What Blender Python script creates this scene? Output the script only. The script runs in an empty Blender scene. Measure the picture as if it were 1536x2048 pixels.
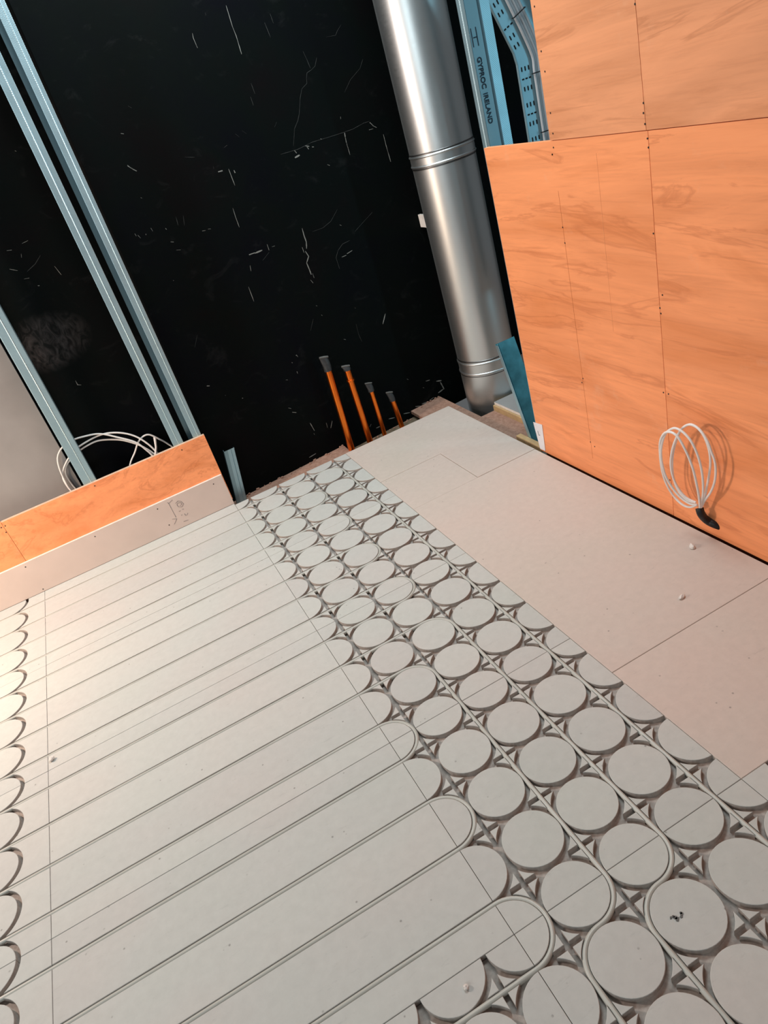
import bpy, bmesh, math, random
from mathutils import Matrix, Vector

random.seed(7)
SC = bpy.context.scene
COL = SC.collection

# ------------------------------------------------------------------ camera
cam_data = bpy.data.cameras.new('camera')
cam = bpy.data.objects.new('camera', cam_data)
COL.objects.link(cam)
SC.camera = cam
cam_data.sensor_fit = 'VERTICAL'
cam_data.sensor_height = 24.0
cam_data.lens = 1428.188 * 24.0 / 2048.0
cam_data.clip_start = 0.02
_M = [[0.8721494, 0.4282325, -0.2365847], [-0.4064901, 0.3651739, -0.8375045], [-0.2722521, 0.8265984, 0.4925585]]
cam.matrix_world = Matrix(((_M[0][0], _M[0][1], _M[0][2], -0.20250),
                           (_M[1][0], _M[1][1], _M[1][2], -3.02854),
                           (_M[2][0], _M[2][1], _M[2][2], 1.46637),
                           (0, 0, 0, 1)))

# ------------------------------------------------------------------ world, lights, exposure
SC.view_settings.view_transform = 'Standard'
SC.view_settings.look = 'None'
SC.view_settings.gamma = 1.0
SC.view_settings.use_curve_mapping = False
SC.view_settings.exposure = 0.0

world = bpy.data.worlds.new('world')
SC.world = world
world.use_nodes = True
bg = world.node_tree.nodes['Background']
bg.inputs[0].default_value = (0.93, 0.97, 1.0, 1)
bg.inputs[1].default_value = 0.11


def area_light(name, loc, target, size, size_y, power, color):
    d = bpy.data.lights.new(name, 'AREA')
    d.shape = 'RECTANGLE'
    d.size, d.size_y = size, size_y
    d.energy = power
    d.color = color
    o = bpy.data.objects.new(name, d)
    COL.objects.link(o)
    o.location = loc
    o.rotation_euler = (Vector(target) - Vector(loc)).to_track_quat('-Z', 'Y').to_euler()
    return o


# warm site lamps standing out of frame on the left, daylight from a rooflight, a window behind
# and a narrow window in the space behind the plywood wall
area_light('site_lamp', (-2.2, -0.5, 1.7), (0.3, -0.8, 0.0), 0.25, 0.25, 50, (1.0, 0.80, 0.70))
area_light('work_lamp', (-1.70, -0.50, 0.65), (-0.6, 0.0, 0.0), 0.16, 0.16, 9.6, (1.0, 0.72, 0.50))
area_light('rooflight', (0.7, -0.45, 2.9), (0.7, -0.45, 0.0), 1.4, 0.8, 56, (0.88, 0.98, 1.0))
area_light('window_daylight', (-2.4, -3.8, 2.0), (0.6, 0.2, 0.5), 1.4, 1.4, 28, (0.84, 0.97, 1.0))
area_light('side_window_daylight', (3.0, -2.3, 1.25), (1.5, 0.0, 1.1), 0.10, 2.1, 14, (0.40, 0.84, 1.0))


# ------------------------------------------------------------------ measured outlines (metres)
SCRATCHES = [(0.0029,[[0.791,1.907],[0.79,1.869],[0.789,1.835],[0.792,1.8],[0.79,1.736]]),(0.0024,[[0.618,1.848],[0.615,1.832],[0.618,1.797]]),(0.0019,[[0.93,1.819],
    [0.936,1.764]]),(0.0019,[[0.965,1.843],[0.967,1.808]]),(0.0017,[[0.79,1.63],[0.792,1.589]]),(0.0017,[[0.769,1.584],[0.769,1.551]]),(0.0024,[[0.57,1.356],
    [0.571,1.32],[0.572,1.287]]),(0.0014,[[0.407,1.449],[0.448,1.437]]),(0.0029,[[0.174,1.486],[0.182,1.473],[0.2,1.456]]),(0.0107,[[0.522,1.358],[0.542,1.357]]),(0.0071,[[0.591,1.344],
    [0.592,1.333]]),(0.0014,[[0.51,1.383],[0.508,1.374]]),(0.0014,[[0.267,1.677],[0.278,1.667]]),(0.0014,[[0.697,1.901],[0.696,1.892]]),(0.0019,[[0.584,1.437],
    [0.6,1.442]]),(0.0014,[[0.651,1.472],[0.663,1.456]]),(0.0014,[[0.685,1.475],[0.699,1.459]]),(0.0017,[[1.117,1.649],[1.098,1.621],[1.077,1.612],[1.052,1.606],
    [1.042,1.586],[1.038,1.569],[1.007,1.555],[0.987,1.524],[0.961,1.468],[0.945,1.445],[0.919,1.42],[0.89,1.358]]),(0.0019,[[1.062,1.685],[1.069,1.652],[1.074,1.618]]),(0.0012,[[1.335,1.593],
    [1.31,1.563],[1.248,1.532],[1.204,1.493]]),(0.0012,[[1.273,1.739],[1.247,1.721],[1.233,1.707],[1.188,1.711]]),(0.0021,[[0.82,1.343],[0.905,1.34],[0.985,1.348],
    [1.073,1.345],[1.139,1.344],[1.194,1.344],[1.259,1.353],[1.29,1.352]]),(0.0071,[[0.888,1.34],[0.894,1.327]]),(0.0095,[[0.88,1.312],[0.905,1.316]]),(0.0095,[[0.945,1.343],
    [0.962,1.336]]),(0.0048,[[0.951,1.337],[0.956,1.326]]),(0.0071,[[0.975,1.33],[0.983,1.328]]),(0.0119,[[1.15,1.341],[1.148,1.325]]),(0.006,[[1.148,1.325],
    [1.146,1.302]]),(0.0024,[[1.146,1.302],[1.147,1.248]]),(0.006,[[1.289,1.347],[1.3,1.334]]),(0.006,[[1.299,1.332],[1.317,1.318]]),(0.0036,[[1.276,1.319],
    [1.298,1.318]]),(0.0029,[[1.343,1.282],[1.343,1.232],[1.346,1.161]]),(0.0031,[[1.023,1.242],[1.033,1.235]]),(0.0029,[[1.152,1.407],[1.15,1.398]]),(0.0029,[[1.026,1.35],
    [1.032,1.346]]),(0.0014,[[0.831,1.45],[0.848,1.466]]),(0.0029,[[0.528,1.206],[0.526,1.172],[0.526,1.126]]),(0.0071,[[0.525,1.005],[0.554,1.004]]),(0.006,[[0.553,1.002],
    [0.591,1.003]]),(0.0036,[[0.622,1.018],[0.622,0.992]]),(0.0029,[[0.64,1.001],[0.655,1.0]]),(0.0014,[[0.619,0.984],[0.577,0.961]]),(0.0029,[[0.512,0.961],
    [0.507,0.937]]),(0.0029,[[0.091,1.243],[0.093,1.233]]),(0.0029,[[0.1,1.234],[0.106,1.22]]),(0.0043,[[0.133,1.229],[0.132,1.224]]),(0.0029,[[0.162,1.243],
    [0.164,1.229]]),(0.0038,[[0.219,1.223],[0.221,1.217]]),(0.0036,[[0.217,1.167],[0.229,1.162]]),(0.0024,[[0.226,1.129],[0.244,1.124]]),(0.0029,[[0.363,1.164],
    [0.378,1.161]]),(0.0029,[[0.39,1.163],[0.402,1.16]]),(0.0083,[[0.115,0.541],[0.127,0.536]]),(0.0067,[[0.247,0.418],[0.251,0.416]]),(0.0036,[[0.177,0.465],
    [0.179,0.463]]),(0.0043,[[0.162,1.02],[0.165,1.019]]),(0.0019,[[0.279,1.251],[0.274,1.217]]),(0.0019,[[0.31,1.245],[0.299,1.208]]),(0.0012,[[0.167,0.77],
    [0.134,0.723]]),(0.0029,[[0.47,0.878],[0.47,0.809]]),(0.0052,[[0.809,1.028],[0.807,0.996],[0.808,0.966],[0.799,0.938]]),(0.0052,[[0.789,0.93],[0.797,0.903],
    [0.777,0.879]]),(0.0062,[[0.777,0.879],[0.78,0.847],[0.781,0.822]]),(0.0043,[[0.789,0.825],[0.79,0.803]]),(0.0036,[[0.769,0.801],[0.777,0.783]]),(0.0029,[[0.78,0.951],
    [0.781,0.926]]),(0.0014,[[1.007,1.049],[0.958,1.011],[0.91,0.997],[0.853,0.998]]),(0.0014,[[1.181,0.981],[1.094,0.943],[1.063,0.928]]),(0.0019,[[1.023,0.9],
    [0.982,0.897],[0.949,0.877],[0.929,0.85],[0.93,0.797]]),(0.0043,[[0.959,0.843],[0.985,0.843]]),(0.0052,[[0.99,0.848],[1.022,0.853]]),(0.0014,[[0.719,0.627],
    [0.687,0.58]]),(0.0014,[[0.928,0.518],[0.925,0.464],[0.931,0.423]]),(0.0048,[[1.101,0.505],[1.071,0.461]]),(0.0033,[[0.997,0.982],[1.004,0.976]]),(0.0029,[[0.755,0.68],
    [0.76,0.676]]),(0.0038,[[0.84,0.474],[0.849,0.468]]),(0.0038,[[0.577,0.501],[0.581,0.489]]),(0.0029,[[0.766,0.629],[0.77,0.624]]),(0.0029,[[0.947,0.595],
    [0.951,0.591]]),(0.0036,[[-0.392,1.337],[-0.374,1.333]]),(0.0024,[[-0.328,1.343],[-0.303,1.346]]),(0.0021,[[-0.286,1.282],[-0.319,1.259],[-0.36,1.243]]),(0.0026,[[-0.256,1.228],
    [-0.247,1.189]]),(0.0029,[[-0.349,1.31],[-0.354,1.297]]),(0.0048,[[-0.349,1.181],[-0.343,1.179]]),(0.0031,[[-0.392,0.78],[-0.392,0.76],[-0.379,0.754]]),(0.0029,[[-0.196,1.646],
    [-0.192,1.642]]),(0.0031,[[0.199,1.596],[0.209,1.592]]),(0.0029,[[0.173,1.483],[0.198,1.456]]),(0.0024,[[0.172,1.362],[0.176,1.358]]),(0.0024,[[-0.415,1.272],
    [-0.391,1.257]]),(0.0024,[[-0.384,1.221],[-0.364,1.218]]),(0.0048,[[0.542,0.476],[0.544,0.472]]),(0.0048,[[0.551,0.424],[0.551,0.413]]),(0.0038,[[0.483,0.409],
    [0.492,0.405]]),(0.0038,[[0.445,0.274],[0.457,0.265]]),(0.0048,[[0.456,0.245],[0.475,0.234]]),(0.0038,[[0.524,0.152],[0.532,0.103]]),(0.0048,[[0.524,0.092],
    [0.525,0.084]]),(0.0038,[[0.64,0.108],[0.62,0.076]]),(0.0031,[[0.606,0.113],[0.604,0.087]]),(0.0052,[[0.456,-0.017],[0.497,-0.014]]),(0.0062,[[1.124,-0.034],
    [1.156,-0.045]]),(0.0062,[[1.226,0.073],[1.251,0.069]]),(0.0076,[[1.288,0.045],[1.321,0.035]]),(0.0071,[[1.311,0.031],[1.324,-0.018]]),(0.0071,[[1.32,-0.016],
    [1.282,-0.023]]),(0.0062,[[1.166,-0.038],[1.205,-0.044]]),(0.0048,[[1.219,-0.038],[1.247,-0.035]]),(0.0036,[[1.119,0.134],[1.126,0.126]]),(0.0036,[[1.199,0.047],
    [1.205,0.042]]),(0.0048,[[0.949,-0.027],[0.985,-0.036]]),(0.0048,[[0.864,-0.042],[0.906,-0.043]]),(0.0038,[[0.842,-0.008],[0.83,-0.018]]),(0.0052,[[1.043,-0.04],
    [1.083,-0.051]]),(0.0036,[[0.573,0.5],[0.579,0.494]])]
COIL= [[[1.187,-1.5611,0.1063],[1.172,-1.5775,0.1557],[1.157,-1.5877,0.2178],[1.147,-1.5865,0.2842],[1.14,-1.5729,0.3399],[1.134,-1.5506,0.3853],[1.132,-1.5244,0.3951],
    [1.132,-1.4969,0.3819],[1.134,-1.4746,0.3452],[1.142,-1.4596,0.2872],[1.152,-1.4508,0.2251],[1.162,-1.4543,0.1694],[1.172,-1.4715,0.1253],[1.177,-1.5001,0.1045],
    [1.182,-1.5261,0.1042],[1.187,-1.5509,0.1211]],[[1.187,-1.5509,0.1211],[1.18,-1.5255,0.1191],[1.172,-1.4962,0.1356],[1.162,-1.4744,0.1703],[1.152,-1.4618,0.2154],
    [1.142,-1.4638,0.2753],[1.137,-1.4749,0.3277],[1.137,-1.4947,0.3758],[1.14,-1.5203,0.4011],[1.142,-1.5408,0.407],[1.144,-1.5666,0.3981],[1.147,-1.5898,0.3734],
    [1.152,-1.6058,0.3268],[1.159,-1.6088,0.2674],[1.169,-1.5979,0.1993],[1.182,-1.5746,0.139],[1.187,-1.5637,0.1075]],[[1.19,-1.5606,0.1045],[1.187,-1.5804,0.1458],
    [1.182,-1.6135,0.1958],[1.177,-1.6369,0.2468],[1.174,-1.6457,0.2929],[1.172,-1.6444,0.3245],[1.17,-1.6375,0.3478],[1.168,-1.6279,0.379],[1.167,-1.6069,0.4061],
    [1.167,-1.5836,0.4171],[1.164,-1.5621,0.4166],[1.162,-1.5374,0.3963],[1.159,-1.5151,0.3594],[1.157,-1.4953,0.3088],[1.16,-1.4816,0.2529],[1.164,-1.4835,0.2041],
    [1.17,-1.4971,0.1649],[1.177,-1.5186,0.1388],[1.185,-1.5478,0.1296]],[[1.185,-1.5478,0.1296],[1.18,-1.5224,0.1284],[1.174,-1.4991,0.1463],[1.169,-1.484,0.1811],
    [1.165,-1.4811,0.23],[1.163,-1.4897,0.2876],[1.163,-1.5049,0.3351],[1.165,-1.5257,0.3821],[1.168,-1.5464,0.4056],[1.172,-1.5644,0.4146],[1.174,-1.5864,0.4088],
    [1.175,-1.608,0.3877],[1.176,-1.6218,0.3519],[1.178,-1.6234,0.308],[1.181,-1.613,0.2582],[1.185,-1.5971,0.2076],[1.189,-1.5832,0.163],[1.19,-1.5687,0.1255],
    [1.19,-1.5589,0.1021]]]
TUBE= [[1.187,-1.5596,0.1127],[1.185,-1.5661,0.0973],[1.2,-1.5627,0.0702],[1.213,-1.5675,0.0513],[1.219,-1.5836,0.0448],[1.236,-1.596,0.0319]]
LCOIL= [[[-0.626,0.247,0.3572],[-0.6278,0.247,0.4053],[-0.6211,0.247,0.4694],[-0.6034,0.247,0.5188],[-0.5658,0.247,0.5501],[-0.5202,0.247,0.5614],[-0.4508,0.247,0.5539],
    [-0.3991,0.247,0.5384],[-0.3441,0.247,0.4967],[-0.2847,0.247,0.4443],[-0.2561,0.247,0.3886],[-0.2416,0.247,0.343]],[[-0.6303,0.251,0.3707],[-0.6269,0.251,0.4287],
    [-0.5943,0.251,0.4717],[-0.5378,0.251,0.5112],[-0.4778,0.251,0.5283],[-0.401,0.251,0.5339],[-0.3352,0.251,0.5145],[-0.2783,0.251,0.4736],[-0.2417,0.251,0.4189],
    [-0.2205,0.251,0.3619],[-0.2105,0.251,0.3137]],[[-0.6094,0.255,0.3673],[-0.6122,0.255,0.4285],[-0.5888,0.255,0.4676],[-0.5297,0.255,0.4977],[-0.4787,0.255,0.511],
    [-0.4187,0.255,0.512],[-0.3493,0.255,0.4841],[-0.3039,0.255,0.4506],[-0.2627,0.255,0.406],[-0.2286,0.255,0.3427]],[[-0.3565,0.259,0.3372],[-0.3045,0.259,0.3987],
    [-0.2723,0.259,0.4347],[-0.2418,0.259,0.4501],[-0.2129,0.259,0.4453],[-0.1802,0.259,0.4048],[-0.1586,0.259,0.3734],[-0.1399,0.259,0.3344]]]
LTIE= [[-0.1982,0.245,0.4303],[-0.2334,0.245,0.3441]]
SCREW_R= [[-1.0218,0.9399],[-1.0216,0.8906],[-1.4217,0.9358],[-1.4225,0.7262],[-1.4246,0.7101],[-1.0223,1.1563],[-1.0115,0.4129],[-1.0022,0.3952],[-1.4069,0.4559],
    [-1.4277,0.456],[-1.0002,0.1506],[-1.0223,0.1385],[-1.4249,1.466],[-1.4254,1.2558],[-1.4225,1.2334],[-1.4245,1.208],[-1.429,1.1738],[-1.4299,1.1525],[-1.0394,1.5357],
    [-1.0409,1.4276],[-1.0449,1.3764],[-1.0429,1.2689],[-1.0408,1.2137],[-1.0335,1.1754],[-1.0235,1.1563],[-1.4366,0.766],[-1.4016,0.1373]]
MARKS= [[[-0.2732,0.1426],[-0.2718,0.0608]],[[-0.2774,0.1471],[-0.2718,0.1409],[-0.2519,0.1482]],[[-0.2906,0.061],[-0.2709,0.0531],[-0.2925,0.0329]],[[-0.2451,0.1259],
    [-0.2314,0.1331],[-0.2186,0.1242],[-0.2134,0.1073],[-0.2262,0.0972],[-0.24,0.1042],[-0.2425,0.1174],[-0.2357,0.1234],[-0.2228,0.1192],[-0.2211,0.1088],[-0.2322,0.1074]],
    [[-0.2477,0.0819],[-0.2391,0.0823]],[[-0.2313,0.0855],[-0.2219,0.083]],[[-0.2296,0.0605],[-0.2295,0.0508],[-0.2217,0.0492],[-0.2152,0.0564]],[[-0.2491,0.0256],
    [-0.2269,0.0227]],[[-0.246,0.057],[-0.2416,0.062]]]

# ------------------------------------------------------------------ material helpers
def mat(name, base=(0.5, 0.5, 0.5), rough=0.6, metal=0.0, spec=0.5):
    m = bpy.data.materials.new(name)
    m.use_nodes = True
    b = m.node_tree.nodes['Principled BSDF']
    b.inputs['Base Color'].default_value = (*base, 1)
    b.inputs['Roughness'].default_value = rough
    b.inputs['Metallic'].default_value = metal
    b.inputs['Specular IOR Level'].default_value = spec
    return m, m.node_tree.nodes, m.node_tree.links, b


def pos_map(N, L, scale=(1, 1, 1), loc=(0, 0, 0), rnd=0.0):
    g = N.new('ShaderNodeNewGeometry')
    mp = N.new('ShaderNodeMapping')
    mp.inputs['Scale'].default_value = scale
    mp.inputs['Location'].default_value = loc
    L.new(g.outputs['Position'], mp.inputs['Vector'])
    if rnd:
        oi = N.new('ShaderNodeObjectInfo')
        mu = N.new('ShaderNodeMath'); mu.operation = 'MULTIPLY'; mu.inputs[1].default_value = rnd
        L.new(oi.outputs['Random'], mu.inputs[0])
        ad = N.new('ShaderNodeVectorMath'); ad.operation = 'ADD'
        L.new(mp.outputs[0], ad.inputs[0]); L.new(mu.outputs[0], ad.inputs[1])
        return ad.outputs[0]
    return mp.outputs[0]


def noise(N, L, vec, scale, detail=4, rough=0.55, dist=0.0):
    n = N.new('ShaderNodeTexNoise')
    n.inputs['Scale'].default_value = scale
    n.inputs['Detail'].default_value = detail
    n.inputs['Roughness'].default_value = rough
    n.inputs['Distortion'].default_value = dist
    L.new(vec, n.inputs['Vector'])
    return n.outputs['Fac']


def ramp(N, L, fac, stops):
    r = N.new('ShaderNodeValToRGB')
    el = r.color_ramp.elements
    while len(el) < len(stops):
        el.new(0.5)
    for e, (p, c) in zip(el, stops):
        e.position = p
        e.color = (*c, 1) if len(c) == 3 else c
    L.new(fac, r.inputs['Fac'])
    return r.outputs['Color']


def mix(N, L, fac, a, b, mode='MIX'):
    m = N.new('ShaderNodeMix')
    m.data_type = 'RGBA'
    m.blend_type = mode
    for sock, v in ((m.inputs[0], fac), (m.inputs[6], a), (m.inputs[7], b)):
        if isinstance(v, (int, float)):
            sock.default_value = v
        elif isinstance(v, tuple):
            sock.default_value = (*v, 1)
        else:
            L.new(v, sock)
    return m.outputs[2]


def bump(N, L, b, h, strength=0.2, dist=0.002):
    bp = N.new('ShaderNodeBump')
    bp.inputs['Strength'].default_value = strength
    bp.inputs['Distance'].default_value = dist
    L.new(h, bp.inputs['Height'])
    L.new(bp.outputs[0], b.inputs['Normal'])


def gypsum_material(name, tone):
    m, N, L, b = mat(name, tone, 0.8, 0, 0.25)
    v = pos_map(N, L)
    big = noise(N, L, v, 1.9, 3, 0.5)
    col = ramp(N, L, big, [(0.30, tuple(c * k for c, k in zip(tone, (1.03, 0.975, 0.97)))),
                           (0.52, tone),
                           (0.72, tuple(c * k for c, k in zip(tone, (0.96, 0.99, 0.975))))])
    fine = noise(N, L, v, 40, 5, 0.65)
    col = mix(N, L, 1.0, col, ramp(N, L, fine, [(0.3, (0.95, 0.95, 0.95)), (0.7, (1.03, 1.03, 1.03))]), 'MULTIPLY')
    # per-piece tone
    oi = N.new('ShaderNodeObjectInfo')
    col = mix(N, L, 1.0, col, ramp(N, L, oi.outputs['Random'], [(0, (0.965, 0.96, 0.965)), (1, (1.02, 1.02, 1.015))]), 'MULTIPLY')
    # dirt specks
    vo = N.new('ShaderNodeTexVoronoi'); vo.inputs['Scale'].default_value = 26
    L.new(v, vo.inputs['Vector'])
    vo.inputs['Randomness'].default_value = 1.0
    spk = ramp(N, L, vo.outputs['Distance'], [(0.0, (1, 1, 1)), (0.05, (1, 1, 1)), (0.085, (0, 0, 0))])
    sel = ramp(N, L, noise(N, L, v, 9, 2), [(0.48, (0, 0, 0)), (0.56, (1, 1, 1))])
    spk = mix(N, L, 1.0, spk, sel, 'MULTIPLY')
    col = mix(N, L, mix(N, L, 1.0, spk, (0.6, 0.6, 0.6), 'MULTIPLY'), col, (0.16, 0.15, 0.14))
    # grey scuffs
    sc = ramp(N, L, noise(N, L, pos_map(N, L, (6, 22, 6)), 3.0, 6, 0.7), [(0.60, (1, 1, 1)), (0.74, (0.87, 0.87, 0.875))])
    col = mix(N, L, 1.0, col, sc, 'MULTIPLY')
    L.new(col, b.inputs['Base Color'])
    bump(N, L, b, noise(N, L, v, 220, 3), 0.10, 0.001)
    return m


def ply_material(name, a, bcol, dark):
    m, N, L, b = mat(name, a, 0.5, 0, 0.35)
    v = pos_map(N, L, (1, 1, 1), rnd=7.0)
    mp = N.new('ShaderNodeMapping'); mp.inputs['Scale'].default_value = (2.0, 0.55, 3.6)
    mp.inputs['Rotation'].default_value = (0.10, 0, 0)
    L.new(v, mp.inputs[0])
    n1 = noise(N, L, mp.outputs[0], 1.6, 5, 0.55, 1.3)
    col = ramp(N, L, n1, [(0.25, bcol), (0.48, a), (0.62, tuple(min(1, c * 1.12) for c in a)), (0.8, bcol)])
    mp2 = N.new('ShaderNodeMapping'); mp2.inputs['Scale'].default_value = (14, 1.6, 26)
    L.new(v, mp2.inputs[0])
    n2 = noise(N, L, mp2.outputs[0], 2.2, 7, 0.7, 0.8)
    col = mix(N, L, 1.0, col, ramp(N, L, n2, [(0.28, (0.88, 0.85, 0.83)), (0.5, (1, 1, 1)), (0.75, (1.05, 1.06, 1.07))]), 'MULTIPLY')
    # figured dark streaks
    n3 = noise(N, L, mp.outputs[0], 1.7, 6, 0.55, 2.0)
    st = ramp(N, L, n3, [(0.545, (0, 0, 0)), (0.575, (0.34, 0.34, 0.34)), (0.61, (0, 0, 0))])
    col = mix(N, L, st, col, dark)
    # pale rubs
    n4 = noise(N, L, v, 5.5, 5, 0.7)
    col = mix(N, L, ramp(N, L, n4, [(0.62, (0, 0, 0)), (0.8, (0.30, 0.30, 0.30))]), col, (0.86, 0.56, 0.40))
    L.new(col, b.inputs['Base Color'])
    bump(N, L, b, n2, 0.08, 0.001)
    return m


def black_wall_material():
    m, N, L, b = mat('black_paint', (0.002, 0.0025, 0.0035), 0.6, 0, 0.05)
    v = pos_map(N, L)
    c = ramp(N, L, noise(N, L, v, 2.3, 5, 0.6), [(0.3, (0.0016, 0.002, 0.0036)), (0.5, (0.0018, 0.0032, 0.003)), (0.7, (0.003, 0.0024, 0.0028))])
    sm = ramp(N, L, noise(N, L, pos_map(N, L, (1, 1, 1.4)), 7.0, 7, 0.72, 1.2), [(0.58, (0, 0, 0)), (0.80, (0.12, 0.12, 0.12))])
    c = mix(N, L, sm, c, (0.07, 0.07, 0.07))
    # hand smears beside the left stud: an ellipse of its own on the wall
    g = N.new('ShaderNodeNewGeometry')
    mp = N.new('ShaderNodeMapping'); mp.vector_type = 'TEXTURE'
    mp.inputs['Location'].default_value = (-0.42, 0.30, 0.965)
    mp.inputs['Scale'].default_value = (0.19, 1, 0.125)
    L.new(g.outputs['Position'], mp.inputs[0])
    ln = N.new('ShaderNodeVectorMath'); ln.operation = 'LENGTH'
    L.new(mp.outputs[0], ln.inputs[0])
    el = ramp(N, L, ln.outputs['Value'], [(0.55, (1, 1, 1)), (1.0, (0, 0, 0))])
    blot = ramp(N, L, noise(N, L, pos_map(N, L, (1.6, 1, 1)), 17, 4, 0.6, 1.6), [(0.40, (0.08, 0.08, 0.08)), (0.66, (0.7, 0.7, 0.7))])
    c = mix(N, L, mix(N, L, 1.0, el, blot, 'MULTIPLY'), c, (0.045, 0.042, 0.042))
    L.new(c, b.inputs['Base Color'])
    bump(N, L, b, noise(N, L, v, 30, 5, 0.6), 0.15, 0.003)
    return m


def steel_material(name, base, rough, knurl=True, metal=1.0):
    m, N, L, b = mat(name, base, rough, metal)
    v = pos_map(N, L)
    r = noise(N, L, v, 12, 4)
    rr = N.new('ShaderNodeMapRange'); rr.inputs[3].default_value = rough - 0.06; rr.inputs[4].default_value = rough + 0.1
    L.new(r, rr.inputs[0]); L.new(rr.outputs[0], b.inputs['Roughness'])
    if knurl:
        w = N.new('ShaderNodeTexWave'); w.wave_type = 'BANDS'; w.bands_direction = 'DIAGONAL'
        w.inputs['Scale'].default_value = 90
        L.new(v, w.inputs['Vector'])
        bump(N, L, b, w.outputs['Fac'], 0.25, 0.0008)
    return m


def flue_material():
    m, N, L, b = mat('brushed_flue_steel', (0.68, 0.725, 0.74), 0.36, 1.0)
    v = pos_map(N, L, (8, 8, 160))
    n = noise(N, L, v, 3, 4, 0.6)
    rr = N.new('ShaderNodeMapRange'); rr.inputs[3].default_value = 0.30; rr.inputs[4].default_value = 0.44
    L.new(n, rr.inputs[0]); L.new(rr.outputs[0], b.inputs['Roughness'])
    b.inputs['Anisotropic'].default_value = 0.2
    return m


def chip_material():
    m, N, L, b = mat('chipboard', (0.30, 0.18, 0.13), 0.8, 0, 0.2)
    v = pos_map(N, L)
    c = ramp(N, L, noise(N, L, v, 60, 5, 0.7), [(0.3, (0.27, 0.15, 0.105)), (0.6, (0.40, 0.24, 0.18)), (0.8, (0.50, 0.33, 0.25))])
    L.new(c, b.inputs['Base Color'])
    bump(N, L, b, noise(N, L, v, 90, 4), 0.3, 0.002)
    return m


def plain(name, base, rough=0.6, metal=0.0, spec=0.4, scale=30, amt=0.12):
    m, N, L, b = mat(name, base, rough, metal, spec)
    n = noise(N, L, pos_map(N, L), scale, 4)
    c = ramp(N, L, n, [(0.3, tuple(x * (1 - amt) for x in base)), (0.7, tuple(min(1, x * (1 + amt)) for x in base))])
    L.new(c, b.inputs['Base Color'])
    return m


M = {}
M['gypsum'] = gypsum_material('gypsum_fibre_board', (0.505, 0.522, 0.498))
M['plain_board'] = gypsum_material('plain_gypsum_board', (0.570, 0.500, 0.448))
M['core'] = plain('routed_gypsum_core', (0.40, 0.365, 0.335), 0.95, scale=120, amt=0.15)  # brown tone paints the shade inside the grooves
M['plasterboard'] = plain('plasterboard_face', (0.62, 0.52, 0.47), 0.8, scale=6, amt=0.05)
M['plaster_edge'] = plain('plasterboard_core', (0.78, 0.72, 0.66), 0.85)
M['grey_board'] = plain('grey_plasterboard', (0.27, 0.265, 0.26), 0.85, scale=5, amt=0.10)
M['ply'] = ply_material('plywood', (0.90, 0.335, 0.142), (0.76, 0.25, 0.085), (0.50, 0.135, 0.045))
M['ply_pale'] = ply_material('pale_plywood', (0.78, 0.335, 0.165), (0.67, 0.265, 0.115), (0.42, 0.14, 0.05))
M['ply_edge'] = plain('plywood_edge', (0.72, 0.50, 0.36), 0.7)
M['ply_mark'] = plain('ply_pencil_line', (0.52, 0.17, 0.06), 0.7)
M['ply_score'] = plain('ply_scored_line', (0.88, 0.42, 0.20), 0.7)
M['black'] = black_wall_material()
M['scratch'] = plain('bare_plaster_scratch', (0.19, 0.19, 0.175), 0.9)
M['faint_scratch'] = plain('faint_scratch', (0.032, 0.033, 0.032), 0.9)
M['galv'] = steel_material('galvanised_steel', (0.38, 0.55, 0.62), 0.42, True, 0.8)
M['galv_dark'] = steel_material('galvanised_steel_plain', (0.24, 0.36, 0.41), 0.45, False, 0.7)  # unknurled darker copy of the steel, shade painted into webs, flanges and rails
M['teal'] = plain('teal_coated_steel', (0.075, 0.20, 0.23), 0.35, 0.75, scale=14, amt=0.3)
M['tray'] = steel_material('cable_tray_steel', (0.25, 0.43, 0.51), 0.45, False, 0.35)
M['flue'] = flue_material()
M['flue_joint'] = plain('flue_joint_shadow_gap', (0.16, 0.16, 0.16), 0.4, 1.0)
M['copper'] = plain('copper', (0.97, 0.22, 0.03), 0.28, 1.0, scale=18, amt=0.12)
M['tape'] = plain('black_tape', (0.030, 0.032, 0.034), 0.45, scale=60, amt=0.3)
M['tape_fold'] = plain('worn_tape', (0.10, 0.10, 0.095), 0.55)  # paler grey than the tape caps
M['cable'] = plain('white_cable_sheath', (0.80, 0.79, 0.77), 0.4, amt=0.03)
M['grey_cable'] = plain('grey_cable_sheath', (0.42, 0.44, 0.47), 0.5, amt=0.05)
M['conduit'] = plain('black_conduit', (0.010, 0.010, 0.012), 0.45)
M['pipe'] = plain('grey_heating_pipe', (0.455, 0.465, 0.425), 0.35, spec=0.4, scale=9, amt=0.06)
M['chip'] = chip_material()
M['concrete'] = plain('concrete', (0.17, 0.13, 0.085), 0.95, scale=25, amt=0.3)
M['dark_void'] = plain('sooty_concrete', (0.02, 0.018, 0.016), 0.95)  # near-black paints the shade down the flue hole
M['dark_timber'] = plain('stained_timber', (0.13, 0.055, 0.035), 0.8)  # dark brown paints the shade in the gap under the plywood
M['timber'] = plain('softwood', (0.48, 0.33, 0.17), 0.7, scale=22, amt=0.18)
M['screw'] = plain('dark_screw', (0.02, 0.018, 0.016), 0.5)
M['ink'] = plain('ink', (0.015, 0.035, 0.06), 0.7)
M['pencil'] = plain('pencil', (0.14, 0.13, 0.14), 0.8)
M['paper'] = plain('white_paper', (0.80, 0.80, 0.84), 0.8, amt=0.03)
M['crumb'] = plain('plaster_crumb', (0.66, 0.62, 0.58), 0.9)
M['slot'] = plain('dark_slot', (0.006, 0.007, 0.009), 0.9)


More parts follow.
